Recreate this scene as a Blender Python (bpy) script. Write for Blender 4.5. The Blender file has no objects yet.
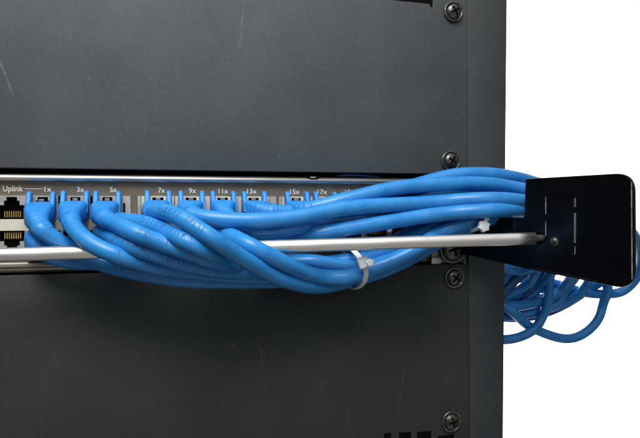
import bpy, math, random
import numpy as np
from mathutils import Vector, Matrix
random.seed(7)
S = bpy.context.scene
COL = S.collection

# ------------------------------------------------------------------ camera
F = 650.0                      # focal length in photo pixels (photo 640 wide)
Xc = Vector((2370, 13, -650)).normalized()
Zc = Vector((-13/2370, 1, 0)); Zc = (Zc - Xc*Zc.dot(Xc)).normalized()
Yc = Zc.cross(Xc).normalized()
M = Matrix((Xc, Yc, Zc)).transposed()      # world -> camera
MT = M.transposed()                        # camera -> world
CAM = MT @ Vector((0, 0, 6.5))
cd = bpy.data.cameras.new('camera'); cd.sensor_width = 36; cd.lens = F/640*36
cd.clip_start = .05; cd.clip_end = 500
cam = bpy.data.objects.new('camera', cd); COL.objects.link(cam)
cam.matrix_world = Matrix.Translation(CAM) @ MT.to_4x4()
S.camera = cam

def ray(px, py):
    return (MT @ Vector((px-320, 219-py, -F))).normalized()
def P(px, py, d=0):
    """point that stands d hundredths in front of the rack face and is seen at (px,py)"""
    r = ray(px, py); t = (-d*.01 - CAM.y)/r.y
    return CAM + r*t

# ------------------------------------------------------------------ materials
def mat(name, col, rough=.5, metal=0, col2=None, nscale=8, bump=0, bscale=60, spec=.5, coat=0, stretch=None, rvar=0, sss=0):
    m = bpy.data.materials.new(name); m.use_nodes = True
    nt = m.node_tree; b = nt.nodes['Principled BSDF']
    b.inputs['Base Color'].default_value = (*col, 1); b.inputs['Roughness'].default_value = rough
    b.inputs['Metallic'].default_value = metal; b.inputs['Specular IOR Level'].default_value = spec
    b.inputs['Coat Weight'].default_value = coat
    if sss:
        b.inputs['Subsurface Weight'].default_value = sss
        b.inputs['Subsurface Radius'].default_value = (.03, .05, .08); b.inputs['Subsurface Scale'].default_value = .5
    tc = nt.nodes.new('ShaderNodeTexCoord'); mp = nt.nodes.new('ShaderNodeMapping')
    nt.links.new(tc.outputs['Object'], mp.inputs[0])
    if stretch: mp.inputs['Scale'].default_value = stretch
    if col2:
        n = nt.nodes.new('ShaderNodeTexNoise'); n.inputs['Scale'].default_value = nscale; n.inputs['Detail'].default_value = 6
        r = nt.nodes.new('ShaderNodeValToRGB'); r.color_ramp.elements[0].position = .32; r.color_ramp.elements[1].position = .68
        r.color_ramp.elements[0].color = (*col, 1); r.color_ramp.elements[1].color = (*col2, 1)
        nt.links.new(mp.outputs[0], n.inputs['Vector']); nt.links.new(n.outputs['Fac'], r.inputs[0])
        nt.links.new(r.outputs[0], b.inputs['Base Color'])
    if rvar:
        n = nt.nodes.new('ShaderNodeTexNoise'); n.inputs['Scale'].default_value = nscale*1.7; n.inputs['Detail'].default_value = 5
        q = nt.nodes.new('ShaderNodeMapRange'); q.inputs['From Min'].default_value = .3; q.inputs['From Max'].default_value = .7
        q.inputs['To Min'].default_value = rough-rvar; q.inputs['To Max'].default_value = rough+rvar
        nt.links.new(mp.outputs[0], n.inputs['Vector']); nt.links.new(n.outputs['Fac'], q.inputs[0])
        nt.links.new(q.outputs[0], b.inputs['Roughness'])
    if bump:
        n = nt.nodes.new('ShaderNodeTexNoise'); n.inputs['Scale'].default_value = bscale; n.inputs['Detail'].default_value = 3
        u = nt.nodes.new('ShaderNodeBump'); u.inputs['Strength'].default_value = bump; u.inputs['Distance'].default_value = .01
        nt.links.new(mp.outputs[0], n.inputs['Vector']); nt.links.new(n.outputs['Fac'], u.inputs['Height'])
        nt.links.new(u.outputs[0], b.inputs['Normal'])
    return m

def panel_mat(name, dark, light, scratch_col, scratches, rough, gain=0):
    """powder-coated sheet steel: cloudy tone, fine grain, a few faint scratches (x0,z0,x1,z1,halfwidth,strength)"""
    m = bpy.data.materials.new(name); m.use_nodes = True
    nt = m.node_tree; L = nt.links.new; N = nt.nodes.new
    b = nt.nodes['Principled BSDF']; b.inputs['Roughness'].default_value = rough; b.inputs['Specular IOR Level'].default_value = .35
    geo = N('ShaderNodeNewGeometry'); pos = geo.outputs['Position']
    n1 = N('ShaderNodeTexNoise'); n1.inputs['Scale'].default_value = 1.1; n1.inputs['Detail'].default_value = 5; L(pos, n1.inputs['Vector'])
    n2 = N('ShaderNodeTexNoise'); n2.inputs['Scale'].default_value = 30; n2.inputs['Detail'].default_value = 4; n2.inputs['Roughness'].default_value = .7; L(pos, n2.inputs['Vector'])
    mx = N('ShaderNodeMath'); mx.operation = 'MULTIPLY_ADD'; L(n2.outputs['Fac'], mx.inputs[0]); mx.inputs[1].default_value = .42
    ml = N('ShaderNodeMath'); ml.operation = 'MULTIPLY'; L(n1.outputs['Fac'], ml.inputs[0]); ml.inputs[1].default_value = .58; L(ml.outputs[0], mx.inputs[2])
    r = N('ShaderNodeValToRGB'); r.color_ramp.elements[0].position = .36; r.color_ramp.elements[1].position = .63
    r.color_ramp.elements[0].color = (*dark, 1); r.color_ramp.elements[1].color = (*light, 1); L(mx.outputs[0], r.inputs[0])
    colr = r.outputs[0]
    # pale specks of dust
    v = N('ShaderNodeTexNoise'); v.inputs['Scale'].default_value = 55; v.inputs['Detail'].default_value = 1; L(pos, v.inputs['Vector'])
    vr = N('ShaderNodeMapRange'); vr.inputs['From Min'].default_value = .74; vr.inputs['From Max'].default_value = .8; vr.inputs['To Max'].default_value = .45; L(v.outputs['Fac'], vr.inputs[0])
    mixd = N('ShaderNodeMixRGB'); L(vr.outputs[0], mixd.inputs[0]); L(colr, mixd.inputs[1]); mixd.inputs[2].default_value = (*scratch_col, 1); colr = mixd.outputs[0]
    sep = N('ShaderNodeSeparateXYZ'); L(pos, sep.inputs[0])
    wob = N('ShaderNodeTexNoise'); wob.inputs['Scale'].default_value = 1.6; L(pos, wob.inputs['Vector'])
    brk = N('ShaderNodeTexNoise'); brk.inputs['Scale'].default_value = 14; brk.inputs['Detail'].default_value = 4; L(pos, brk.inputs['Vector'])
    def mth(op, a, bb=None, c=None, clamp=False):
        k = N('ShaderNodeMath'); k.operation = op; k.use_clamp = clamp
        for i, q in enumerate((a, bb, c)):
            if q is None: continue
            if isinstance(q, (int, float)): k.inputs[i].default_value = q
            else: L(q, k.inputs[i])
        return k.outputs[0]
    for (x0, z0, x1, z1, hw, st) in scratches:
        dx, dz = x1-x0, z1-z0; ln = math.hypot(dx, dz); dx /= ln; dz /= ln
        # t along, s across
        t = mth('ADD', mth('MULTIPLY', sep.outputs[0], dx), mth('MULTIPLY_ADD', sep.outputs[2], dz, -(x0*dx+z0*dz)))
        s = mth('ADD', mth('MULTIPLY', sep.outputs[0], -dz), mth('MULTIPLY_ADD', sep.outputs[2], dx, -(-x0*dz+z0*dx)))
        s = mth('ADD', s, mth('MULTIPLY_ADD', wob.outputs['Fac'], .16, -.08))
        a = mth('SUBTRACT', 1, mth('DIVIDE', mth('ABSOLUTE', s), hw), clamp=True)
        mid = mth('SUBTRACT', 1, mth('DIVIDE', mth('ABSOLUTE', mth('SUBTRACT', t, ln/2)), ln/2), clamp=True)
        mid = mth('MULTIPLY', mid, 3, clamp=True)
        br = mth('MULTIPLY_ADD', brk.outputs['Fac'], 3.0, -1.0, clamp=True)
        f = mth('MULTIPLY', mth('MULTIPLY', a, mid), mth('MULTIPLY', br, st*.6), clamp=True)
        mixs = N('ShaderNodeMixRGB'); L(f, mixs.inputs[0]); L(colr, mixs.inputs[1]); mixs.inputs[2].default_value = (*scratch_col, 1); colr = mixs.outputs[0]
    L(colr, b.inputs['Base Color'])
    n3 = N('ShaderNodeTexNoise'); n3.inputs['Scale'].default_value = 110; n3.inputs['Detail'].default_value = 2; L(pos, n3.inputs['Vector'])
    u = N('ShaderNodeBump'); u.inputs['Strength'].default_value = .16; u.inputs['Distance'].default_value = .004; L(n3.outputs['Fac'], u.inputs['Height']); L(u.outputs[0], b.inputs['Normal'])
    return m
def sc(x0, y0, x1, y1, hw=.012, st=.5):
    a = P(x0, y0, 4); b = P(x1, y1, 4); return (a.x, a.z, b.x, b.z, hw, st)

m_panel_lit = panel_mat('panel_paint_lit', (.052, .058, .060), (.078, .086, .088), (.26, .28, .29),
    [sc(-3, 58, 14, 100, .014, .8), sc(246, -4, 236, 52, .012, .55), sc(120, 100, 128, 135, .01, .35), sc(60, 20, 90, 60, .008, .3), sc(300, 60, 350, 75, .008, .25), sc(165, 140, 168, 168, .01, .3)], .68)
m_panel_shaded = panel_mat('panel_paint_shaded', (.025, .0262, .0258), (.037, .0382, .0375), (.14, .14, .13),  # same grey as the upper panel, darkened in colour to stand for shade
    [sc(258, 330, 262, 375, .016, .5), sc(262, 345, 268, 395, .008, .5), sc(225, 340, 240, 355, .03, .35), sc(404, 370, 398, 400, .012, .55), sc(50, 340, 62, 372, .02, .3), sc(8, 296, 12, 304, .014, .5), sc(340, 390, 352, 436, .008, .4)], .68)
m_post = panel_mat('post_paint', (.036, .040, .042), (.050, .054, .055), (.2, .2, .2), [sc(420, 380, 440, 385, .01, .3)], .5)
m_black = mat('gloss_black', (.0018, .0018, .0024), .13, 0, spec=.3, bump=.02, bscale=5, rvar=.04, col2=(.0028, .0028, .0036))
m_screw = mat('screw_black', (.06, .06, .06), .3, .8, col2=(.16, .155, .145), nscale=25, bump=.15, bscale=60)
m_screw2 = mat('washer_black', (.07, .07, .07), .32, .8, col2=(.24, .24, .235), nscale=30)
m_dark = mat('dark_void', (.002, .002, .002), .9, col2=(.004, .004, .0035), spec=.08)
m_rod = mat('satin_steel', (.80, .78, .74), .36, 1, col2=(.88, .86, .82), nscale=5, bump=.05, bscale=20, stretch=(.25, 1, 1), rvar=.10)
m_trim = mat('polished_trim', (.43, .425, .40), .44, 1, col2=(.6, .58, .54), nscale=4, stretch=(.2, 1, 1), rvar=.05)
m_lip = mat('bottom_trim_metal', (.22, .2, .165), .38, .8, col2=(.3, .27, .22), nscale=4, stretch=(.2, 1, 1))
m_face = mat('taupe_face', (.14, .118, .085), .42, .3, col2=(.18, .152, .115), nscale=10, bump=.08, bscale=70)
m_cream = mat('port_cream', (.56, .53, .42), .45, 0, col2=(.64, .61, .5), nscale=12)
m_shield = mat('port_shield', (.4, .39, .36), .42, .6, col2=(.52, .51, .47), nscale=20)
m_gold = mat('gold_pin', (.75, .52, .2), .3, 1, col2=(.6, .4, .15), nscale=30)
m_print = mat('white_print', (.85, .84, .8), .6, col2=(.75, .75, .7), nscale=40)
m_ink = mat('dark_ink', (.008, .05, .17), .6, col2=(.012, .11, .36), nscale=60)
m_cord = mat('cord_blue', (.014, .195, .53), .33, 0, col2=(.036, .25, .61), nscale=7, bump=.14, bscale=22, spec=.42, sss=.0, rvar=.06)
m_boot = mat('boot_blue', (.013, .195, .56), .48, 0, col2=(.026, .235, .64), nscale=9, bump=.12, bscale=50, spec=.4)
m_cord_shaded = mat('cord_blue_shaded', (.008, .06, .20), .42, 0, col2=(.012, .075, .25), nscale=5, bump=.10, bscale=16)  # cord blue darkened in the colour, standing in for shade
m_plug = mat('plug_clear', (.12, .12, .115), .25, 0, col2=(.2, .2, .19), nscale=25)
m_tie = mat('tie_nylon', (.66, .72, .72), .38, 0, col2=(.74, .79, .79), nscale=14, bump=.1, bscale=50)
m_wall = mat('wall_paint', (.83, .83, .80), .9, col2=(.85, .85, .83), nscale=.3)
m_edge_glint = mat('edge_glint', (.62, .62, .62), .4, .5, col2=(.2, .19, .18), nscale=20)  # pale colour painted as a highlight along the plate edges
m_chassis = mat('chassis_steel', (.12, .12, .12), .5, .6, col2=(.16, .16, .155), nscale=4)

# ------------------------------------------------------------------ object helpers
ORG = {}
def thing(name, label, cat, loc, group=None):
    o = bpy.data.objects.new(name, None); COL.objects.link(o); o.location = loc; o.empty_display_size = .1
    o['label'] = label; o['category'] = cat
    if group: o['group'] = group
    ORG[o] = Vector(loc); return o
def tag(o, label, cat, group=None):
    o['label'] = label; o['category'] = cat
    if group: o['group'] = group
def obj(name, verts, faces, m, parent=None, smooth=False, bevel=0, seg=2, label=None):
    off = ORG[parent] if parent is not None else Vector((0, 0, 0))
    if parent is None:
        off = Vector(verts[0]) if False else Vector((0, 0, 0))
    me = bpy.data.meshes.new(name)
    me.from_pydata([Vector(v)-off for v in verts], [], faces); me.update()
    import bmesh
    bm = bmesh.new(); bm.from_mesh(me); bmesh.ops.recalc_face_normals(bm, faces=bm.faces); bm.to_mesh(me); bm.free()
    me.materials.append(m)
    if smooth: me.polygons.foreach_set('use_smooth', [True]*len(me.polygons))
    o = bpy.data.objects.new(name, me); COL.objects.link(o)
    if parent is not None: o.parent = parent
    ORG[o] = off
    if bevel:
        md = o.modifiers.new('bevel', 'BEVEL'); md.width = bevel; md.segments = seg; md.limit_method = 'ANGLE'; md.angle_limit = math.radians(35)
        md.harden_normals = False
        me.polygons.foreach_set('use_smooth', [True]*len(me.polygons))
    if label: o['label'] = label
    return o
class MB:
    def __init__(s): s.v = []; s.f = []
    def add(s, v, f):
        n = len(s.v); s.v += [Vector(q) for q in v]; s.f += [tuple(i+n for i in q) for q in f]; return s
    def box(s, x0, x1, y0, y1, z0, z1):
        return s.add([(x, y, z) for x in (x0, x1) for y in (y0, y1) for z in (z0, z1)],
                     [(0,1,3,2),(4,6,7,5),(0,4,5,1),(2,3,7,6),(0,2,6,4),(1,5,7,3)])
    def prism(s, pts, y0, y1):          # pts in (x,z)
        n = len(pts)
        return s.add([(x, y0, z) for x, z in pts]+[(x, y1, z) for x, z in pts],
                     [tuple(range(n)), tuple(range(2*n-1, n-1, -1))]+[(i, (i+1)%n, (i+1)%n+n, i+n) for i in range(n)])
    def lathe(s, c, prof, n=32):        # axis toward -Y; prof (r, d)
        vs = []; fs = []
        for r, d in prof:
            for k in range(n):
                a = 2*math.pi*k/n; vs.append((c[0]+r*math.cos(a), c[1]-d, c[2]+r*math.sin(a)))
        for j in range(len(prof)-1):
            for k in range(n):
                fs.append((j*n+k, j*n+(k+1)%n, (j+1)*n+(k+1)%n, (j+1)*n+k))
        fs.append(tuple(range(len(vs)-n, len(vs)))); fs.append(tuple(range(n-1, -1, -1)))
        return s.add(vs, fs)
    def build(s, name, m, parent=None, **k): return obj(name, s.v, s.f, m, parent, **k)

def X(px, py=219, d=0): return P(px, py, d).x
def Z0(py, d=0): return P(0, py, d).z        # height of a horizontal line read at the photo's left edge

# ------------------------------------------------------------------ curves
def catmull(pts, step=.035):
    pts = [Vector(p) for p in pts]
    pts = [pts[0]*2-pts[1]] + pts + [pts[-1]*2-pts[-2]]
    out = []
    for i in range(1, len(pts)-2):
        p0, p1, p2, p3 = pts[i-1:i+3]
        # centripetal
        t0 = 0; t1 = t0+max((p1-p0).length, 1e-4)**.5; t2 = t1+max((p2-p1).length, 1e-4)**.5; t3 = t2+max((p3-p2).length, 1e-4)**.5
        n = 12
        for k in range(n):
            t = t1+(t2-t1)*k/n
            a1 = p0*((t1-t)/(t1-t0))+p1*((t-t0)/(t1-t0)); a2 = p1*((t2-t)/(t2-t1))+p2*((t-t1)/(t2-t1)); a3 = p2*((t3-t)/(t3-t2))+p3*((t-t2)/(t3-t2))
            b1 = a1*((t2-t)/(t2-t0))+a2*((t-t0)/(t2-t0)); b2 = a2*((t3-t)/(t3-t1))+a3*((t-t1)/(t3-t1))
            out.append(b1*((t2-t)/(t2-t1))+b2*((t-t1)/(t2-t1)))
    out.append(pts[-2])
    # even resample
    A = np.array([tuple(p) for p in out]); L = np.concatenate([[0], np.cumsum(np.linalg.norm(np.diff(A, axis=0), axis=1))])
    n = max(4, int(L[-1]/step)); q = np.linspace(0, L[-1], n)
    return np.stack([np.interp(q, L, A[:, k]) for k in range(3)], 1)
def smooth_path(A, it, keep=2):
    A = A.copy()
    for _ in range(it):
        A[keep:-keep] = .25*A[keep-1:-keep-1]+.5*A[keep:-keep]+.25*A[keep+1:len(A)-keep+1]
    return A
def frames(A, ref=Vector((1, 0, 0))):
    n = len(A); T = np.gradient(A, axis=0); T /= np.linalg.norm(T, axis=1)[:, None]
    out = []
    t = Vector(T[0]); u = (ref - t*ref.dot(t)).normalized()
    for i in range(n):
        t2 = Vector(T[i]); q = t.rotation_difference(t2); u = q @ u; u = (u - t2*u.dot(t2)).normalized(); t = t2
        out.append((t2.copy(), u.copy(), t2.cross(u)))
    return out
def tube(A, rad, n=18, cap=True, fr=None):
    """rad: number or function(i)->(ru, rv)"""
    fr = fr or frames(A); vs = []; fs = []
    for i, p in enumerate(A):
        t, u, v = fr[i]; ru, rv = rad(i) if callable(rad) else (rad, rad)
        for k in range(n):
            a = 2*math.pi*k/n; vs.append(Vector(p)+u*(ru*math.cos(a))+v*(rv*math.sin(a)))
    m = len(A)
    for i in range(m-1):
        for k in range(n):
            fs.append((i*n+k, i*n+(k+1)%n, (i+1)*n+(k+1)%n, (i+1)*n+k))
    if cap: fs += [tuple(range(n-1, -1, -1)), tuple(range((m-1)*n, m*n))]
    return vs, fs

# ------------------------------------------------------------------ text
def text_mesh(txt, height, width=None):
    cu = bpy.data.curves.new('t', 'FONT'); cu.body = txt; cu.size = 1; cu.resolution_u = 3; cu.offset = .010
    o = bpy.data.objects.new('t', cu); COL.objects.link(o)
    dg = bpy.context.evaluated_depsgraph_get(); dg.update()
    me = bpy.data.meshes.new_from_object(o.evaluated_get(dg))
    vs = [v.co.copy() for v in me.vertices]; fs = [tuple(p.vertices) for p in me.polygons]
    bpy.data.objects.remove(o); bpy.data.curves.remove(cu); bpy.data.meshes.remove(me)
    x0 = min(v.x for v in vs); x1 = max(v.x for v in vs)
    s = height/.72; sx = width/(x1-x0) if width else s
    return [((v.x-x0)*sx, v.y*s) for v in vs], fs

# ================================================================== SETTING
w0, w1 = -30, 40
wall = MB().box(w0, w1, 16, 16.3, -25, 25).build('wall', m_wall); wall['kind'] = 'structure'

# ================================================================== SCREWS
def screw(parent, px, py, d, r=.105, rot=.4, rusty=False):
    c = P(px, py, d)
    w = MB().lathe((c.x, c.y, c.z), [(r*.98, -.02), (r*1.02, .015), (r*1.0, .03), (r*.9, .036), (r*.84, .026), (r*.80, .018)], 40).build('screw_washer', m_screw2, parent, smooth=True)
    b = MB(); n = 40; prof = []
    for i in range(12):
        a = i/11*math.pi/2; prof.append((r*.78*math.cos(a*.985)**.8, .016+.05*math.sin(a)))
    s = MB().lathe((c.x, c.y, c.z), prof[:-1], 40).build('screw_head', m_screw, parent, smooth=True)
    # cross recess: four dark wedges sunk in the crown
    q = MB()
    for k in range(2):
        a = rot+k*math.pi/2; ca, sa = math.cos(a), math.sin(a); L, W = r*.46, r*.15
        pts = [(-L, -W*.6), (L, -W*.6), (L, W*.6), (-L, W*.6)]
        q.prism([(c.x+x*ca-z*sa, c.z+x*sa+z*ca) for x, z in pts], c.y-.0690-k*.0004, c.y-.03)
    q.build('screw_recess', m_dark, s)
    return s

# ================================================================== UPPER PANEL (blank server bezel)
post_l = X(465, 90)
zt = P(320, -90).z; zu = Z0(167.5, 6)
up = thing('server_panel', 'grey powder coated blank panel above the row of network ports', 'server panel', (X(200), 0, zu))
MB().box(-9, post_l-.003, -.06, .05, zu, zt).build('front_plate', m_panel_lit, up, bevel=.006)
MB().box(-8.9, post_l-.3, .06, 6, zu+.06, zt-.1).build('chassis', m_chassis, up)
a = P(394, .2, 6); b = P(432, .2, 6)
MB().prism([(a.x, a.z+.3), (a.x, a.z), (b.x-.03, a.z-.004), (b.x-.02, a.z-.035), (b.x+.005, a.z-.03), (b.x+.01, a.z+.3)], -.0615, -.03).build('vent_slot', m_dark, up)
screw(up, 452.5, 12, 6, rot=.5); screw(up, 450, 161, 6, rot=1.0)

# ================================================================== LOWER PANEL
zl = Z0(276, 6); zb = P(320, 520).z
lo = thing('server_panel', 'shaded grey blank panel below the metal bar and cable bundle', 'server panel', (X(200), 0, zl))
MB().box(-9, post_l-.003, -.06, .05, zb, zl).build('front_plate', m_panel_shaded, lo, bevel=.006)
MB().box(-8.9, post_l-.3, .06, 6, zb, zl-.06).build('chassis', m_chassis, lo)
for (x0, x1, yy) in ((384, 391, 433.4), (399, 411, 432.8), (417, 431, 432.2), (438, 454, 436)):
    a = P(x0, yy, 6); b = P(x1, yy, 6)
    MB().box(a.x, b.x, -.0625, -.03, a.z-.4, a.z).build('vent_slot', m_dark, lo)
screw(lo, 453.5, 277.5, 6, r=.108, rot=.9); screw(lo, 450.5, 421, 6, r=.108, rot=.2)

# ================================================================== RACK POST
pt = thing('rack_post', 'dark grey vertical rack post along the right side of the panels', 'rack post', (X(484), 0, 0))
e0 = P(504.6, -40); e1 = P(500, 470)
sl = (e0.x-e1.x)/(e0.z-e1.z); xe = lambda z: e1.x+sl*(z-e1.z)
MB().prism([(post_l+.002, zb), (xe(zb), zb), (xe(zt), zt), (post_l+.002, zt)], -.056, .03).build('front_flange', m_post, pt, bevel=.006)
MB().prism([(xe(zb)-.06, zb), (xe(zb)-.012, zb), (xe(zt)-.012, zt), (xe(zt)-.06, zt)], .031, 1.2).build('side_flange', m_post, pt)
MB().box(post_l-.28, post_l+.0, .052, .058+.03, zb, zt).build('rail_strip', m_chassis, pt)

# ================================================================== SWITCH
sw_r = X(446, 220)
z_top = Z0(173, 4); z_trimb = Z0(181.5, 0); z_fb = Z0(262, 0); z_lipb = Z0(273.5, 4)
sw = thing('network_switch', 'taupe rack network switch with two rows of ports and white port numbers', 'network switch', (X(200), 0, z_lipb))
MB().box(-8.8, sw_r-.1, .14, 5.5, z_lipb+.02, z_top-.03).build('housing', m_chassis, sw)
# top trim: rounded extruded profile
def extr(prof, x0, x1):
    n = len(prof); b = MB(); b.add([(x0, -d, z) for d, z in prof]+[(x1, -d, z) for d, z in prof],
        [tuple(range(n)), tuple(range(2*n-1, n-1, -1))]+[(i, (i+1)%n, (i+1)%n+n, i+n) for i in range(n)]); return b
h = z_top-z_trimb
prof = [(-.14, z_top-.004), (-.02, z_top), (.012, z_top-.004), (.032, z_top-.016), (.042, z_top-.03), (.044, z_top-h*.55), (.03, z_top-h*.82), (-.005, z_trimb+.004), (-.03, z_trimb), (-.14, z_trimb)]
extr(prof, -8.8, sw_r).build('top_trim', m_trim, sw, smooth=False, bevel=.006)
MB().box(-8.8, post_l-.01, .10, .13, zl-.5, zu+.5).build('light_block_sheet', m_dark, sw)  # added black sheet behind the openings, stops light leaking through
# bottom trim
h2 = z_fb-z_lipb
prof = [(-.14, z_fb), (.0, z_fb), (.025, z_fb-.012), (.03, z_fb-h2*.5), (.015, z_fb-h2*.58), (.015, z_lipb+.02), (0, z_lipb), (-.14, z_lipb)]
extr(prof, -8.8, sw_r).build('bottom_trim', m_lip, sw, bevel=.005)
# faceplate strips: above ports (labels), below ports
z_p1 = Z0(195.5, 0); z_p2 = Z0(251, 0)
YF = 0.03
MB().box(-8.8, sw_r, YF, .09, z_p1, z_trimb+.01).build('faceplate', m_face, sw)
MB().box(-8.8, sw_r, YF, .09, z_fb-.01, z_p2).build('faceplate', m_face, sw)
# port columns (centre px at y 205)
banks = [[-50, -19, 12, 43, 75.5, 107.5], [158, 191, 222.5, 253.5], [296, 324, 351, 377, 402]]
uz = lambda y: Z0(y, -3)
def port(cx, half, row):
    zA, zB = (uz(195.5), uz(219)) if row == 0 else (uz(251), uz(231))   # latch side, far side
    s = 1 if row == 0 else -1
    y0, y1 = YF-.012, YF+.03
    def bx(b, x0, x1, za, zb_): b.box(x0, x1, y0, y1, min(za, zb_), max(za, zb_))
    cav = half*.80
    z_notch = zA-s*.085; z_n2 = zA-s*.045; z_t = zA-s*.012
    b = MB()
    bx(b, cx-half+.002, cx-cav, zA, zB); bx(b, cx+cav, cx+half-.002, zA, zB)
    bx(b, cx-cav, cx-cav*.62, zA, z_notch); bx(b, cx+cav*.62, cx+cav, zA, z_notch)
    bx(b, cx-cav*.62, cx-cav*.42, zA, z_n2); bx(b, cx+cav*.42, cx+cav*.62, zA, z_n2)
    bx(b, cx-cav*.42, cx+cav*.42, zA, z_t)
    p = b.build('port', m_shield if half < .14 else m_cream, sw)
    g = MB()
    for k in range(8):
        x = cx-cav*.62+k*cav*1.24/7
        g.box(x-.004, x+.004, YF+.03, YF+.06, zB+s*.015, zB+s*.07)
    g.build('contact_pins', m_gold, p)
    return p
for bi, bk in enumerate(banks):
    xs = [P(c, 205, -3).x for c in bk]
    half = .5*(xs[-1]-xs[0])/(len(xs)-1)
    for x in xs:
        port(x, half, 0); port(x, half, 1)
    MB().box(xs[0]-half, xs[-1]+half, YF-.006, YF+.04, uz(231)+.002, uz(219)-.002).build('divider_strip', m_cream, sw)
    # silver shield tabs with a dark slit at each end of the bank
    for sgn, xx in ((-1, xs[0]-half), (1, xs[-1]+half)):
        if xx < -4: continue
        wd = .075 if sgn > 0 else .035
        b = MB(); x0, x1 = sorted((xx+sgn*.003, xx+sgn*wd))
        b.box(x0, x1, YF-.010, YF+.03, uz(251), uz(195.5)); b.build('shield_tab', m_shield, sw)
        if sgn > 0: MB().box(xx+.008, xx+.026, YF-.0125, YF+.02, uz(219), uz(203)).build('shield_slit', m_dark, sw)
# face between the banks
    nx = None
for i, (l, r) in enumerate(((0, 1), (1, 2))):
    xl = [P(c, 205, -3).x for c in banks[l]]; xr = [P(c, 205, -3).x for c in banks[r]]
    hl = .5*(xl[-1]-xl[0])/(len(xl)-1); hr = .5*(xr[-1]-xr[0])/(len(xr)-1)
    MB().box(xl[-1]+hl+.078, xr[0]-hr-.038, YF, .09, z_p2+.003, z_p1-.003).build('faceplate', m_face, sw)
xl = [P(c, 205, -3).x for c in banks[2]]; hl = .5*(xl[-1]-xl[0])/(len(xl)-1)
MB().box(xl[-1]+hl+.078, sw_r, YF, .09, z_p2+.003, z_p1-.003).build('faceplate', m_face, sw)
# printed labels
def label(txt, px0, px1, py, hpx):
    a = P(px0, py, -3); b = P(px1, py, -3); hh = P(px0, py-hpx, -3).z-a.z
    pts, fs = text_mesh(txt, hh, b.x-a.x)
    obj('port_number', [(a.x+x, YF-.003, a.z+z) for x, z in pts], fs, m_print, sw)
label('Uplink', 3, 23, 191.2, 5.9)
for t, x0, x1, y in (('1x', 44.5, 51.5, 191.6), ('3x', 77, 84, 191.8), ('5x', 110, 117, 192), ('7x', 158, 165, 192.6), ('9x', 189, 196, 193), ('11x', 218.5, 228, 193.2),
                     ('13x', 247, 256.5, 193.4), ('15x', 290, 299.5, 193.8), ('17x', 317.5, 327, 194), ('19x', 345, 354, 194.2), ('21x', 371, 380, 194.5)):
    label(t, x0, x1, y, 5.2 if x0 < 200 else 4.8)
a = P(25, 188.8, -3); b = P(42.5, 189, -3)
MB().box(a.x, b.x, YF-.003, YF-.001, a.z-.002, a.z+.003).build('uplink_line', m_print, sw)
# small hook notch on the top edge and bright lug
a = P(307, 176.5, 5); b = P(320, 176.5, 5)
MB().prism([(a.x, a.z+.012), (b.x, a.z+.012), (b.x-.03, a.z-.022), (a.x+.04, a.z-.022)], -.047, -.02).build('lid_notch', m_dark, sw)
a = P(310.5, 177, 6); MB().box(a.x, a.x+.055, -.052, -.03, a.z-.008, a.z+.003).build('lid_lug', m_trim, sw)
# mounting ear
a = P(431, 259, 4)
MB().box(a.x, post_l-.02, -.055, -.03, Z0(274, 5), Z0(175, 5)).build('mounting_ear', m_screw, sw, bevel=.008)
MB().box(P(431, 259, 6).x, P(441, 259, 6).x, -.07, -.056, P(431, 264, 6).z, P(431, 257.5, 6).z).build('ear_tab', m_shield, sw, bevel=.01)

# a strip of blue cord seen in the gap over the switch
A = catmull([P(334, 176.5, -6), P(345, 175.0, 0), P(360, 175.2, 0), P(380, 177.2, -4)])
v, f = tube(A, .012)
o = obj('patch_cable', v, f, m_cord_shaded, smooth=True); tag(o, 'sliver of dark blue cable in the gap between upper panel and switch', 'cable')

# ================================================================== LACING BAR
pA = P(455, 240, 6); pB = P(634, 230, 172)
pd = Vector((pB.x-pA.x, pB.y-pA.y, 0)).normalized(); pn = Vector((-pd.y, pd.x, 0))
def plate_uv(px, py):
    r = ray(px, py); t = (pA-CAM).dot(pn)/r.dot(pn); q = CAM+r*t
    return ((q-pA).dot(pd), q.z)
def plate_pt(px, py, lift=0):
    u, z = plate_uv(px, py); q = pA+pd*u; return Vector((q.x, q.y, z)) - pn*lift*(1 if (CAM-pA).dot(pn) < 0 else -1)
def round_poly(pts, rads):
    out = []; n = len(pts)
    for i in range(n):
        p = Vector(pts[i]); a = Vector(pts[i-1]); b = Vector(pts[(i+1) % n]); r = rads[i]
        if r == 0: out.append(tuple(p)); continue
        da = (a-p).normalized(); db = (b-p).normalized()
        for k in range(9):
            t = k/8; out.append(tuple((p+da*r)*(1-t)**2+p*2*t*(1-t)+(p+db*r)*t**2))
    return out
outer = [plate_uv(*q) for q in ((456, 214), (500, 218), (526, 219), (527, 179.5), (634, 173.5), (635, 289.5), (530, 268.5), (470, 254.5), (456, 254.5))]
outer = round_poly(outer, [0, .06, .05, .02, .15, .17, .05, .04, 0])
slots = [[(544.4, 196), (546.0, 196), (546.0, 238), (544.4, 238)], [(573.0, 197), (575.2, 197), (575.2, 255), (573.0, 255)]]
slots = [round_poly([plate_uv(*q) for q in s], [.012]*4) for s in slots]
cu = bpy.data.curves.new('p', 'CURVE'); cu.dimensions = '2D'; cu.fill_mode = 'BOTH'; cu.extrude = .012; cu.bevel_depth = .007; cu.bevel_resolution = 2
for poly in [outer]+slots:
    sp = cu.splines.new('POLY'); sp.points.add(len(poly)-1); sp.use_cyclic_u = True
    for i, (u, z) in enumerate(poly): sp.points[i].co = (u, z, 0, 1)
tmp = bpy.data.objects.new('p', cu); COL.objects.link(tmp)
dg = bpy.context.evaluated_depsgraph_get(); dg.update()
me = bpy.data.meshes.new_from_object(tmp.evaluated_get(dg))
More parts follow.
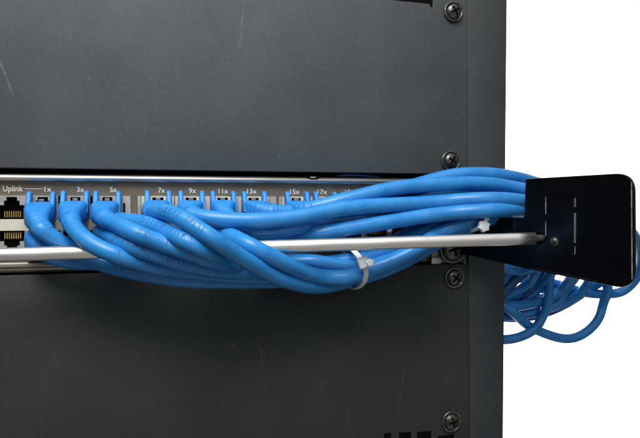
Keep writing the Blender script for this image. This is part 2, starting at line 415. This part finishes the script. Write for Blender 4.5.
pv = [pA+pd*v.co.x+Vector((0, 0, v.co.y-pA.z))+pn*v.co.z for v in me.vertices]; pf = [tuple(p.vertices) for p in me.polygons]
bpy.data.objects.remove(tmp); bpy.data.meshes.remove(me)
lb = thing('lacing_bar', 'shiny metal rod in front of the cables ending in a glossy black plate', 'cable lacing bar', pA)
pl = obj('end_plate', pv, pf, m_black, lb)
# painted highlights: bright strips along the slots and the plate's outer edge
def strip(pts, w, name, parent, mm, lift=.021):
    vs = []; fs = []
    P3 = [plate_pt(*q, lift) for q in pts]
    for p in P3: vs += [p-pd*w/2, p+pd*w/2]
    for i in range(len(P3)-1): fs.append((2*i, 2*i+1, 2*i+3, 2*i+2))
    return obj(name, vs, fs, mm, parent)
strip([(576.3, 198), (576.3, 207)], .014, 'slot_glint', pl, m_trim); strip([(576.2, 213), (576.0, 243)], .020, 'slot_glint', pl, m_trim)
strip([(576.2, 246), (576.0, 254)], .007, 'slot_glint', pl, m_edge_glint)
strip([(547.0, 197), (546.9, 214)], .008, 'slot_glint', pl, m_edge_glint); strip([(546.9, 222), (546.8, 236)], .008, 'slot_glint', pl, m_edge_glint)
strip([(632.6, 182), (633.2, 279)], .010, 'rim_glint', pl, m_edge_glint); strip([(532, 267.6), (560, 273.2), (600, 281.4)], .004, 'rim_glint', pl, m_edge_glint)
# rod
rl = P(-140, 258.8, 55); r0 = P(0, 255, 57); r1 = plate_pt(543, 238.2, .0)
rv_, rf_ = tube(np.array([tuple(r1+(r0-r1)*t) for t in np.linspace(.0185, 1.5, 40)]), .057, 28)
obj('rod', rv_, [f for f in rf_], m_rod, lb, smooth=True)
for q in lb.children[-1].data.polygons: q.use_smooth = len(q.vertices) == 4
rdir = (r0-r1).normalized()
rv_, rf_ = tube(np.array([tuple(r1+rdir*t) for t in (-.05, -.02, 0, .12)]), .036, 20)
obj('rod_stud', rv_, rf_, m_screw, lb)
# bolt through the plate
bc = plate_pt(555.5, 242, .02); nn = -pn*(1 if (CAM-pA).dot(pn) < 0 else -1)
bb = MB(); n = 20; vs = []; fs = []
prf = [(.045, -.01), (.045, .008), (.034, .02), (.015, .026)]
for r, d in prf:
    for k in range(n):
        a = 2*math.pi*k/n; vs.append(bc+pd*r*math.cos(a)+Vector((0, 0, r*math.sin(a)))+nn*d)
for j in range(3):
    for k in range(n): fs.append((j*n+k, j*n+(k+1)%n, (j+1)*n+(k+1)%n, (j+1)*n+k))
fs.append(tuple(range(3*n, 4*n)))
obj('bolt', vs, fs, m_screw, lb, smooth=True)
o = obj('bolt_glint', [bc+nn*.0275+pd*x+Vector((0, 0, z)) for x, z in ((-.006, -.006), (.022, -.012), (.026, .006), (.004, .012))], [(0, 1, 2, 3)], m_edge_glint, lb)
bpy.data.objects.remove(o)
c = screw(lb, 452, 249, 8, r=.15, rot=.3)

# ================================================================== PATCH CABLES
R = .0715
# name: dict(port=(boot centre), exit, path, label, prints)
CB = {}
def cable(key, path, port=None, label='', prints=(), small=False):
    CB[key] = dict(path=path, port=port, label=label, prints=prints)
U = 'blue cable '
cable('c1', [(38,226,44),(45,233,47),(57,241.5,45),(72,250,40),(88,258,40),(105,265,46),(135,272,50),(165,277.5,52),(200,281,50),(240,281.5,46),(275,281,40),(310,279,26),(345,274,14),(378,262,10),(405,251,10),(430,239,13),(455,229,18),(485,222,22),(512,213,20),(540,215,-10),(556,235,-90),(545,258,-170),(528,272,-200),(508,270,-210),(480,262,-220)],
      (42,209), U+'plugged in under 1x, running behind the rod and along the bundle bottom', ((120,150),(165,225)))
cable('c2x', [(40,250,30),(48,256,30),(66,262,28),(90,262,26),(120,262,30),(160,262,40),(200,266,44),(240,270,40),(280,272,26),(320,268,16),(363,260,8),(385,246,6),(408,233,6),(460,226,10),(500,214,14),(530,212,-10),(548,235,-90),(520,262,-180),(500,268,-200)],
      (42,236,'low'), U+'with lower ribbed boot directly below the 1x plug, half hidden by the rod')
cable('c3', [(69,219,46),(74,229,58),(83,239.5,68),(97,248,73),(115,254.5,73),(140,262.5,70),(165,268.5,66),(200,273,60),(235,276,56),(268,277,46),(300,273,32),(335,270,20),(363,268,14),(385,262,14),(408,250,14),(430,238,18),(455,226,22),(485,217,26),(512,210,22),(540,212,-10),(560,240,-100),(540,268,-190),(527,285,-230),(510,294,-240),(480,296,-240)],
      (75.5,208), U+'plugged in under 3x, curving down across the front of the rod', ((112,165),(180,240)))
cable('c5', [(101,217,50),(110,221,58),(125,228,70),(148,238.5,84),(178,248.5,88),(203,257,86),(225,264,74),(250,268,52),(280,268,36),(315,266,24),(345,264,20),(363,260,20),(380,249,20),(397,239,20),(418,229,22),(446,219,24),(485,214,24),(512,208,22),(540,215,-10),(556,240,-90),(530,268,-200),(516,280,-230),(500,286,-240),(480,286,-240)],
      (107.5,208), U+'plugged in under 5x, uppermost strand leaving the left port group', ((138,180),))
cable('c6', [(99,232,14),(103,233,36),(108,235,54),(118,240,66),(140,249,78),(165,258,80),(190,265,78),(215,270.5,74),(240,272,60),(265,271,46),(300,266,34),(335,261.5,34),(363,257,32),(383,250,30),(405,240,28),(425,230,28),(450,221,30),(485,213,30),(512,209,24),(540,218,-10),(570,242,-100),(572,270,-200),(565,290,-235),(548,300,-240),(520,304,-245),(480,304,-250)],
      (83,236,'hid'), U+'emerging from below the 5x boot with dark printing', ((118,152),(165,215),(300,352)))
cable('c8', [(108,220,18),(120,220.5,34),(133,221.5,52),(147,224,68),(160,228.5,80),(175,236,90),(190,243.5,92),(205,251,88),(222,258.5,78),(245,264,56),(270,264,40),(295,260,38),(320,262,44),(340,267,46),(363,268,42),(383,261,36),(405,251,32),(425,241,30),(445,231,30),(470,222,32),(500,215,30),(528,214,10),(556,225,-50),(585,250,-150),(588,282,-230),(573,298,-250),(550,308,-260),(520,314,-260),(480,314,-260)],
      (118,236,'hid'), U+'rising from the gap between port groups to arch beneath the top diagonal strand', ((140,200),))
cable('c7', [(150,214,46),(155,212,62),(163,211,78),(175,214,93),(190,223,103),(203,232.5,106),(217,242,104),(235,254,100),(255,266,86),(275,276,74),(295,283.5,60),(315,286.5,50),(335,285,44),(363,277.5,40),(383,270,34),(405,258,28),(425,247,26),(445,236,26),(465,227,28),(490,219,30),(515,214,26),(540,222,0),(560,245,-100),(552,270,-200),(536,292,-250),(515,303,-255),(480,304,-260)],
      (158,207), U+'plugged in under 7x, thick frontmost strand diving diagonally over the rod', ((165,212),))
cable('c10', [(198,222,16),(212,227,40),(226,233,60),(239,240,76),(254,248,88),(271,256,86),(288,265.5,72),(303,272.5,60),(320,277,50),(340,277.5,46),(363,270,44),(383,262,40),(405,248,34),(422,237.5,30),(440,229,30),(465,220,32),(500,212,30),(530,215,5),(555,240,-80),(525,262,-190),(508,278,-220),(480,290,-230)],
      (191,236,'hid'), U+'appearing above the silver rod start and tucking down beside the thick front strand', ())
cable('c9', [(188,214,44),(197,217,54),(215,219.5,62),(240,221,64),(265,220.5,64),(290,218.5,62),(315,214,60),(335,209.5,58),(370,206,54),(400,204.5,52),(435,202.5,50),(470,199.5,48),(500,200.5,44),(527,206,32),(552,222,-30),(556,248,-140),(551,274,-220),(547,300,-235),(536,326,-240),(518,338,-240),(500,340,-240),(470,334,-240)],
      (191,207), U+'plugged in under 9x, long smooth strand crossing in front of the upper bundle', ())
cable('c11', [(224,214,34),(232,224,40),(245,233,48),(262,234,52),(285,230.5,52),(310,224,44),(340,219,38),(380,214.5,34),(420,211.5,34),(470,208.5,36),(500,209,34),(527,213,24),(552,225,-40),(580,245,-140),(574,278,-220),(563,300,-245),(540,311,-250),(515,316,-250),(480,318,-250)],
      (222.5,207), U+'plugged in under 11x with dark printing beneath the long upper strand', ((232,262),(264,300)))
cable('c12', [(250,238,14),(270,240,26),(290,238.5,38),(315,234,48),(342,229.5,54),(370,225,54),(400,220,54),(435,214.5,52),(480,210.5,48),(505,210,42),(527,212,30),(552,230,-40),(590,255,-160),(606,278,-220),(590,290,-250),(560,296,-260),(530,300,-260),(480,306,-260)],
      (253,236,'hid'), U+'lowest strand of the upper bundle just above the silver rod', ())
cable('c13', [(266,212,30),(285,213,28),(310,211,24),(345,203,24),(385,193,26),(420,184,28),(445,176.5,32),(470,173.5,34),(500,175,32),(520,178.5,26),(545,186,-10),(590,200,-60),(622,222,-120),(640,248,-180),(640,272,-205),(627,289,-220),(606,294.5,-235),(585,293,-250),(560,285,-260),(520,276,-260)],
      (253.5,207), U+'plugged in under 13x, topmost strand passing the middle black screw', ())
cable('c15', [(302,211,36),(314,208,42),(332,203.5,46),(358,196.5,46),(397,187.5,46),(435,184.5,46),(470,183,46),(500,185,42),(527,192,30),(556,205,-40),(596,230,-130),(605,262,-210),(606,298,-235),(597,322,-240),(573,339,-240),(543,333,-240),(515,317,-245),(480,290,-250)],
      (296,207), U+'plugged in under 15x, second strand from the top at the black plate', ())
cable('c17', [(328,213,26),(350,211,26),(390,203,22),(430,196,24),(470,193,28),(500,195,26),(527,199,18),(556,220,-60),(566,250,-160),(545,272,-230),(525,290,-250),(505,300,-250),(480,310,-250)],
      (324,207), U+'plugged in under 17x, mostly hidden behind the upper bundle', ())
cable('c19', [(353,213,22),(375,214,12),(420,208,10),(470,203,12),(510,202,10),(535,205,-10),(560,222,-80),(552,250,-180),(540,265,-240),(520,272,-260),(490,278,-260)],
      (351,207), U+'plugged in under 19x, only its latch guards peeping over the strands', ())

keys = list(CB)
for k in keys:
    CB[k]['A'] = smooth_path(catmull([P(*q) for q in CB[k]['path']], .04), 8)
# settle: push touching strands apart along the depth axis only
allp = np.concatenate([CB[k]['A'] for k in keys]); idx = np.concatenate([np.full(len(CB[k]['A']), i) for i, k in enumerate(keys)])
orig = allp.copy()
dY = orig[:, None, 1]-orig[None, :, 1]
dXZ2 = (orig[:, None, 0]-orig[None, :, 0])**2+(orig[:, None, 2]-orig[None, :, 2])**2
near = (dXZ2 < (2*R)**2) & (idx[:, None] != idx[None, :]) & (np.abs(dY) < .6)
I, J = np.nonzero(near); keep = I < J; I = I[keep]; J = J[keep]
need = np.sqrt(np.maximum((2*R*.95)**2-dXZ2[I, J], 0)); sg = np.sign(dY[I, J]+1e-9)
starts = np.cumsum([0]+[len(CB[k]['A']) for k in keys])
pnc = np.array(pn)*(1 if (CAM-pA).dot(pn) > 0 else -1); uL = plate_uv(520, 200)[0]
rr0 = np.array(r0); rr1 = np.array(r1)
for it in range(70):
    d = allp[I, 1]-allp[J, 1]; pen = need-d*sg; m = pen > 0
    push = np.zeros(len(allp)); cnt = np.zeros(len(allp))
    np.add.at(push, I[m], .5*pen[m]*sg[m]); np.add.at(cnt, I[m], 1)
    np.add.at(push, J[m], -.5*pen[m]*sg[m]); np.add.at(cnt, J[m], 1)
    allp[:, 1] += .6*push/np.maximum(cnt, 1)
    # rod: keep outside
    t = (allp[:, 0]-rr0[0])/(rr1[0]-rr0[0]); ry = rr0[1]+t*(rr1[1]-rr0[1]); rz = rr0[2]+t*(rr1[2]-rr0[2])
    dz = np.abs(allp[:, 2]-rz); nd = np.sqrt(np.maximum((R+.058)**2-dz**2, 0)); on = (dz < R+.058) & (t < 1.0)
    side = np.sign(orig[:, 1]-ry); pen = nd-(allp[:, 1]-ry)*side
    q = on & (pen > 0); allp[q, 1] += pen[q]*side[q]*.8
    rel = allp-np.array(pA); du = rel@np.array(pd); dn = rel@pnc      # keep behind the black plate
    q = (du > uL+.02) & (dn > -(R+.03)) & (allp[:, 2] > pA.z-.5); allp[q, 1] += (dn[q]+R+.03)/abs(pnc[1])*.9
    # stay in front of the switch face inside the rack opening
    q = (allp[:, 0] < post_l+.3) & (allp[:, 1] > -R-.05) & (orig[:, 1] < 0); allp[q, 1] = -R-.05
    if it < 55:
        for a_, b_ in zip(starts[:-1], starts[1:]):
            s_ = allp[a_:b_, 1].copy(); s_[2:-2] = .25*s_[1:-3]+.5*s_[2:-2]+.25*s_[3:-1]; allp[a_:b_, 1] = .5*allp[a_:b_, 1]+.5*s_
for i, k in enumerate(keys): CB[k]['A'] = smooth_path(allp[starts[i]:starts[i+1]], 12)

def proj(p):
    q = M @ (Vector(p)-CAM); return (320+F*q.x/-q.z, 219-F*q.y/-q.z)
GLY = [[(0,0,0,1)], [(0,0,0,1),(0,1,.6,1),(0,.5,.5,.5)], [(0,0,.6,1)], [(0,0,0,1),(.6,0,.6,1)], [(0,1,.6,1),(.3,0,.3,1)], [(0,0,.6,0),(0,0,0,1),(0,1,.6,1)],
       [(0,1,.6,0)], [(0,0,0,1),(0,1,.55,1),(.55,1,.55,.5),(.55,.5,0,.5)], [(0,.5,.5,.5)], [(0,0,0,1),(0,.5,.6,1),(0,.5,.6,0)]]
def add_print(A, fr, x0, x1, parent, rnd):
    """small worn printing wrapped on the jacket, on the side turned to the front"""
    b = MB(); px = np.array([proj(p)[0] for p in A]); idxs = [i for i in range(len(A)) if x0 <= px[i] <= x1 and 60 < i*1 or (x0 <= px[i] <= x1)]
    if len(idxs) < 3: return
    i0, i1 = idxs[0], idxs[-1]
    # keep the first contiguous run
    for q in range(len(idxs)-1):
        if idxs[q+1]-idxs[q] > 3: i1 = idxs[q]; break
    seg = A[i0:i1+1]; L = np.concatenate([[0], np.cumsum(np.linalg.norm(np.diff(seg, axis=0), axis=1))])
    hgt = .048; base = rnd.uniform(-.35, .25); drift = rnd.uniform(-.25, .25)
    def pt(s, h):
        f = min(max(np.interp(s, L, np.arange(len(seg))), 0), len(seg)-1.001); i = int(f); fr_ = f-i
        c = Vector(seg[i])*(1-fr_)+Vector(seg[i+1])*fr_
        t = fr[i0+i][0]; front = (CAM-c).normalized(); front = (front-t*front.dot(t)).normalized(); up = t.cross(front)
        if up.z < 0: up = -up
        a = base+drift*s/L[-1]+h/R
        return c+(front*math.cos(a)+up*math.sin(a))*(R+.0012)
    s = .01
    while s < L[-1]-.05:
        if rnd.random() < .10: s += .05; continue
        g = rnd.choice(GLY); w = .030
        for (ax, ay, bx_, by_) in g:
            if rnd.random() < .06: continue
            n = 3; th = .0029
            p0 = (s+ax*w, ay*hgt); p1 = (s+bx_*w, by_*hgt); dx, dy = p1[0]-p0[0], p1[1]-p0[1]; l = math.hypot(dx, dy); nx_, ny_ = -dy/l*th, dx/l*th
            vs = []
            for j in range(n+1):
                q = j/n; vs += [pt(p0[0]+dx*q+nx_, p0[1]+dy*q+ny_), pt(p0[0]+dx*q-nx_, p0[1]+dy*q-ny_)]
            b.add(vs, [(2*j, 2*j+1, 2*j+3, 2*j+2) for j in range(n)])
        s += w*.6+.018+rnd.random()*.01
    return b

def rbox_ring(c, u, v, hw, hh, p=4, n=24):
    out = []
    for k in range(n):
        a = 2*math.pi*k/n; ca, sa = math.cos(a), math.sin(a)
        out.append(c+u*(hw*math.copysign(abs(ca)**(2/p), ca))+v*(hh*math.copysign(abs(sa)**(2/p), sa)))
    return out
def make_boot(root, px, py, A, low=False):
    c0 = P(px, py+3.5, 0); s = 1.0
    e = Vector(A[0]); e2 = Vector(A[4]); dirc = (e2-e).normalized()
    # bezier from port to cord
    p0 = Vector((c0.x, .03, c0.z)); p1 = Vector((c0.x, -.20, c0.z)); p3 = e+dirc*.10; p2 = e-dirc*.07
    n = 44; pts = []
    for i in range(n):
        t = i/(n-1); pts.append((p0*(1-t)**3+p1*3*t*(1-t)**2+p2*3*t*t*(1-t)+p3*t**3))
    Ar = np.array([tuple(q) for q in pts]); fr = frames(Ar)
    vs = []; fs = []; m = 24
    for i in range(n):
        t = i/(n-1); k = min(max((t-.25)/.6, 0), 1); k = k*k*(3-2*k)
        hw = .120*(1-k)+.082*k; hh = .098*(1-k)+.082*k; p = 5*(1-k)+2*k
        if t > .28 and int(t*n) % 4 < 2: hw *= .945; hh *= .945
        if i == n-1: hw = hh = R*.9
        tt, u, v = fr[i]; vs += rbox_ring(Vector(Ar[i]), u, v, hw, hh, p, m)
    for i in range(n-1):
        for k in range(m): fs.append((i*m+k, i*m+(k+1)%m, (i+1)*m+(k+1)%m, (i+1)*m+k))
    fs += [tuple(range(m-1, -1, -1)), tuple(range((n-1)*m, n*m))]
    bt = obj('boot', vs, fs, m_boot, root, smooth=True)
    sg = -1 if low else 1
    for sx in (-1, 1):
        b = MB(); xx = c0.x+sx*.098
        z0 = c0.z-sg*.02; z1 = c0.z+sg*.185
        # tapered guard: profile in (y,z), thick in x
        prof = [(.01, z0), (.01, z1-sg*.02), (-.015, z1), (-.055, z1+sg*.004), (-.085, z1-sg*.02), (-.10, z1-sg*.06), (-.15, z1-sg*.13), (-.20, z0)]
        hwx = .022
        N_ = len(prof)
        b.add([(xx-hwx, y, z) for y, z in prof]+[(xx+hwx, y, z) for y, z in prof],
              [tuple(range(N_)), tuple(range(2*N_-1, N_-1, -1))]+[(i, (i+1)%N_, (i+1)%N_+N_, i+N_) for i in range(N_)])
        b.build('latch_guard', m_boot, bt, bevel=.014, seg=3)
    pg = MB(); 
    pg.box(c0.x-.085, c0.x+.085, -.028, .05, min(c0.z, c0.z+sg*.095), max(c0.z, c0.z+sg*.095))
    pg.box(c0.x-.022, c0.x+.022, -.04, .04, min(c0.z+sg*.096, c0.z+sg*.12), max(c0.z+sg*.096, c0.z+sg*.12))
    pg.build('plug', m_plug, root, bevel=.006)
    return bt
for i, k in enumerate(keys):
    c = CB[k]; A = c['A']; root = thing('patch_cable', c['label'], 'network cable', tuple(A[0]), 'blue network patch cables plugged into the switch')
    fr = frames(A); v, f = tube(A, R, 20, fr=fr)
    rnd = random.Random(i*13+3); nf = len(f)
    for (x0, x1) in c['prints']:
        b = add_print(A, fr, x0, x1, None, rnd)
        if b: n0 = len(v); v = v+b.v; f = f+[tuple(q+n0 for q in g) for g in b.f]
    cord = obj('cord', v, f, m_cord, root, smooth=True); cord.data.materials.append(m_ink)
    for q in range(nf, len(f)): cord.data.polygons[q].material_index = 1
    p = c['port']
    if len(p) == 2: make_boot(root, p[0], p[1]-.0, A)
    elif p[2] == 'low': make_boot(root, p[0], p[1], A, low=True)

# ---------- slack loops hanging at the side of the rack
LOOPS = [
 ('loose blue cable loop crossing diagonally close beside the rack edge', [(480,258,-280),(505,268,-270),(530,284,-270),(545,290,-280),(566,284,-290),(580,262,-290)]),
 ('shaded blue cable loop hanging lowest in the tight coil', [(470,312,-290),(505,318,-285),(535,316,-280),(556,309,-275),(576,298,-275),(592,284,-285),(596,262,-290)]),
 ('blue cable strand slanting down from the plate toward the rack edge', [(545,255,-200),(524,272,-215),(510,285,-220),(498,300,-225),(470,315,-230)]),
 ('shaded blue coil strand nearly vertical under the black plate', [(536,250,-220),(534,275,-225),(530,290,-240),(518,298,-250),(500,296,-255),(470,288,-260)]),
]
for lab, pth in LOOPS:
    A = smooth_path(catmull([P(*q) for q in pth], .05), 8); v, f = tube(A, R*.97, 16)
    o = obj('patch_cable', v, f, m_cord_shaded, smooth=True); tag(o, lab, 'network cable', 'slack cable loops beside the rack')

# ================================================================== CABLE TIES
def ribbon(pts, w, th, wdir=None):
    A = smooth_path(catmull(pts, .02), 14); vs = []; fs = []
    T = np.gradient(A, axis=0); n = len(A); cen = Vector(A.mean(0))
    for i in range(n):
        t = Vector(T[i]).normalized(); o_ = Vector(A[i])-cen; o_ = (o_-t*o_.dot(t)).normalized(); s = t.cross(o_)
        for a, b in ((-w, 0), (w, 0), (w, th), (-w, th)): vs.append(Vector(A[i])+s*a+o_*b)
    for i in range(n-1):
        for k in range(4): fs.append((i*4+k, i*4+(k+1)%4, (i+1)*4+(k+1)%4, (i+1)*4+k))
    fs += [(0, 1, 2, 3), tuple(range((n-1)*4, n*4))]
    return vs, fs
def star(c, r, dep, n=8, rot=.2):
    pts = []
    for k in range(2*n):
        a = rot+math.pi*k/n; q = r if k % 2 == 0 else r*.76
        pts.append((c.x+q*math.cos(a), c.z+q*math.sin(a)))
    return MB().prism(pts, c.y-dep, c.y+dep)
tie = thing('cable_tie', 'white cable tie binding the lower bundle below the middle of the rod', 'cable tie', P(364, 264, 60), 'white cable ties')
zs = [q for k in keys for q in CB[k]['A'] if abs(proj(q)[0]-363) < 2 and proj(q)[1] > 245]
fd = max(-q[1] for q in zs)*100+R*100+3; bd = min(-q[1] for q in zs)*100-R*100-1
loop = [P(350,248,fd-22), P(355,252.5,fd-8), P(361,259,fd), P(365,266,fd+1), P(366.5,274,fd-1), P(364.5,281,fd-6), P(360,286.5,fd-18), P(353,288.5,fd-32), P(347,282,bd), P(343,266,bd-2), P(344,252,bd+4), P(347,247,bd+14)]
v, f = ribbon(loop, .023, .011); obj('strap', v, f, m_tie, tie)
h = P(363.5, 262.5, fd+4)
hd = MB().box(h.x-.055, h.x+.045, h.y-.035, h.y+.03, h.z-.048, h.z+.05)
for i_, v_ in enumerate(hd.v): 
    dx, dz = v_.x-h.x, v_.z-h.z; a = .35; hd.v[i_] = Vector((h.x+dx*math.cos(a)-dz*math.sin(a), v_.y, h.z+dx*math.sin(a)+dz*math.cos(a)))
hd.build('head', m_tie, tie, bevel=.014, seg=3)
t = P(369.5, 262.5, fd+7); tb = star(t, .043, .024, 5, .5); tb.build('cut_tail', m_tie, tie, bevel=.008)
tie2 = thing('cable_tie', 'small white cable tie head above the rod near the black plate', 'cable tie', P(483, 226, 66), 'white cable ties')
h = P(483.5, 226, 66); star(h, .068, .028, 6, .3).build('head', m_tie, tie2, bevel=.012, seg=3)
v, f = ribbon([P(468,231,44), P(476,229,58), P(483,225,63), P(481,217,55), P(478,209,20), P(474,215,4), P(470,226,4)], .018, .012); obj('strap', v, f, m_tie, tie2)
MB().box(h.x+.0, h.x+.05, h.y-.03, h.y+.01, h.z+.05, h.z+.085).build('cut_tail', m_tie, tie2, bevel=.01)
tie3 = thing('cable_tie', 'tiny cream cable tie stub between the upper strands and the rod', 'cable tie', P(389, 229, 56), 'white cable ties')
h = P(389, 229, 52); star(h, .035, .02, 4, .1).build('head', m_tie, tie3, bevel=.008)
v, f = ribbon([P(389,229,50), P(396,224.5,44), P(403,221,34)], .012, .01); obj('strap', v, f, m_tie, tie3)
v, f = tube(catmull([P(362, 228, 22), P(362.5, 234, 24), P(363, 243, 24)]), .011, 8)
o = obj('strap', v, f, m_tie, tie)

# ================================================================== LIGHT
W = bpy.data.worlds.new('World'); S.world = W; W.use_nodes = True
nt = W.node_tree; bg = nt.nodes['Background']
tc = nt.nodes.new('ShaderNodeTexCoord'); sx = nt.nodes.new('ShaderNodeSeparateXYZ'); rp = nt.nodes.new('ShaderNodeValToRGB')
nt.links.new(tc.outputs['Generated'], sx.inputs[0])
mr = nt.nodes.new('ShaderNodeMapRange'); mr.inputs['From Min'].default_value = -1; nt.links.new(sx.outputs[2], mr.inputs[0]); nt.links.new(mr.outputs[0], rp.inputs[0])
el = rp.color_ramp.elements; el[0].position = .2; el[0].color = (.42, .41, .40, 1); el[1].position = .9; el[1].color = (1.35, 1.35, 1.35, 1)
e = el.new(.5); e.color = (.5, .5, .51, 1); e = el.new(.64); e.color = (.85, .86, .88, 1)
xr = nt.nodes.new('ShaderNodeMapRange'); xr.inputs['From Min'].default_value = -.55; xr.inputs['From Max'].default_value = -.15; xr.inputs['To Min'].default_value = .12
nt.links.new(sx.outputs[0], xr.inputs[0])
zr = nt.nodes.new('ShaderNodeMapRange'); zr.inputs['From Min'].default_value = .35; zr.inputs['From Max'].default_value = .7; nt.links.new(sx.outputs[2], zr.inputs[0])
mxx = nt.nodes.new('ShaderNodeMath'); mxx.operation = 'MAXIMUM'; nt.links.new(xr.outputs[0], mxx.inputs[0]); nt.links.new(zr.outputs[0], mxx.inputs[1])
vm = nt.nodes.new('ShaderNodeVectorMath'); vm.operation = 'SCALE'; nt.links.new(rp.outputs[0], vm.inputs[0]); 
xq = nt.nodes.new('ShaderNodeMapRange'); xq.inputs['From Min'].default_value = .25; xq.inputs['From Max'].default_value = .6; xq.inputs['To Min'].default_value = 1; xq.inputs['To Max'].default_value = .25
nt.links.new(sx.outputs[0], xq.inputs[0])
mq = nt.nodes.new('ShaderNodeMath'); mq.operation = 'MULTIPLY'; nt.links.new(mxx.outputs[0], mq.inputs[0]); nt.links.new(xq.outputs[0], mq.inputs[1]); nt.links.new(mq.outputs[0], vm.inputs['Scale'])
nt.links.new(vm.outputs[0], bg.inputs[0]); bg.inputs[1].default_value = .8
def area(name, loc, tgt, size, power, col=(1, 1, 1), sy=None):
    l = bpy.data.lights.new(name, 'AREA'); l.energy = power; l.color = col; l.size = size
    if sy: l.shape = 'RECTANGLE'; l.size_y = sy
    o = bpy.data.objects.new(name, l); COL.objects.link(o); o.location = loc
    o.rotation_euler = (Vector(tgt)-Vector(loc)).to_track_quat('-Z', 'Y').to_euler(); return o
area('key_light', (-2.6, -4.6, 6.3), (-.9, 0, 0.3), 5.2, 215, (1, .985, .96)).data.spread = math.radians(80)
area('wall_fill_light', (3.2, 8.5, 1), (14, 16, 0), 4.5, 9500, (1, 1, .985), 5)  # added lamp hidden behind the rack, turns the wall white

S.render.engine = 'CYCLES'
S.view_settings.view_transform = 'Standard'; S.view_settings.look = 'None'; S.view_settings.exposure = 0
S.render.resolution_x = 1024; S.render.resolution_y = 701
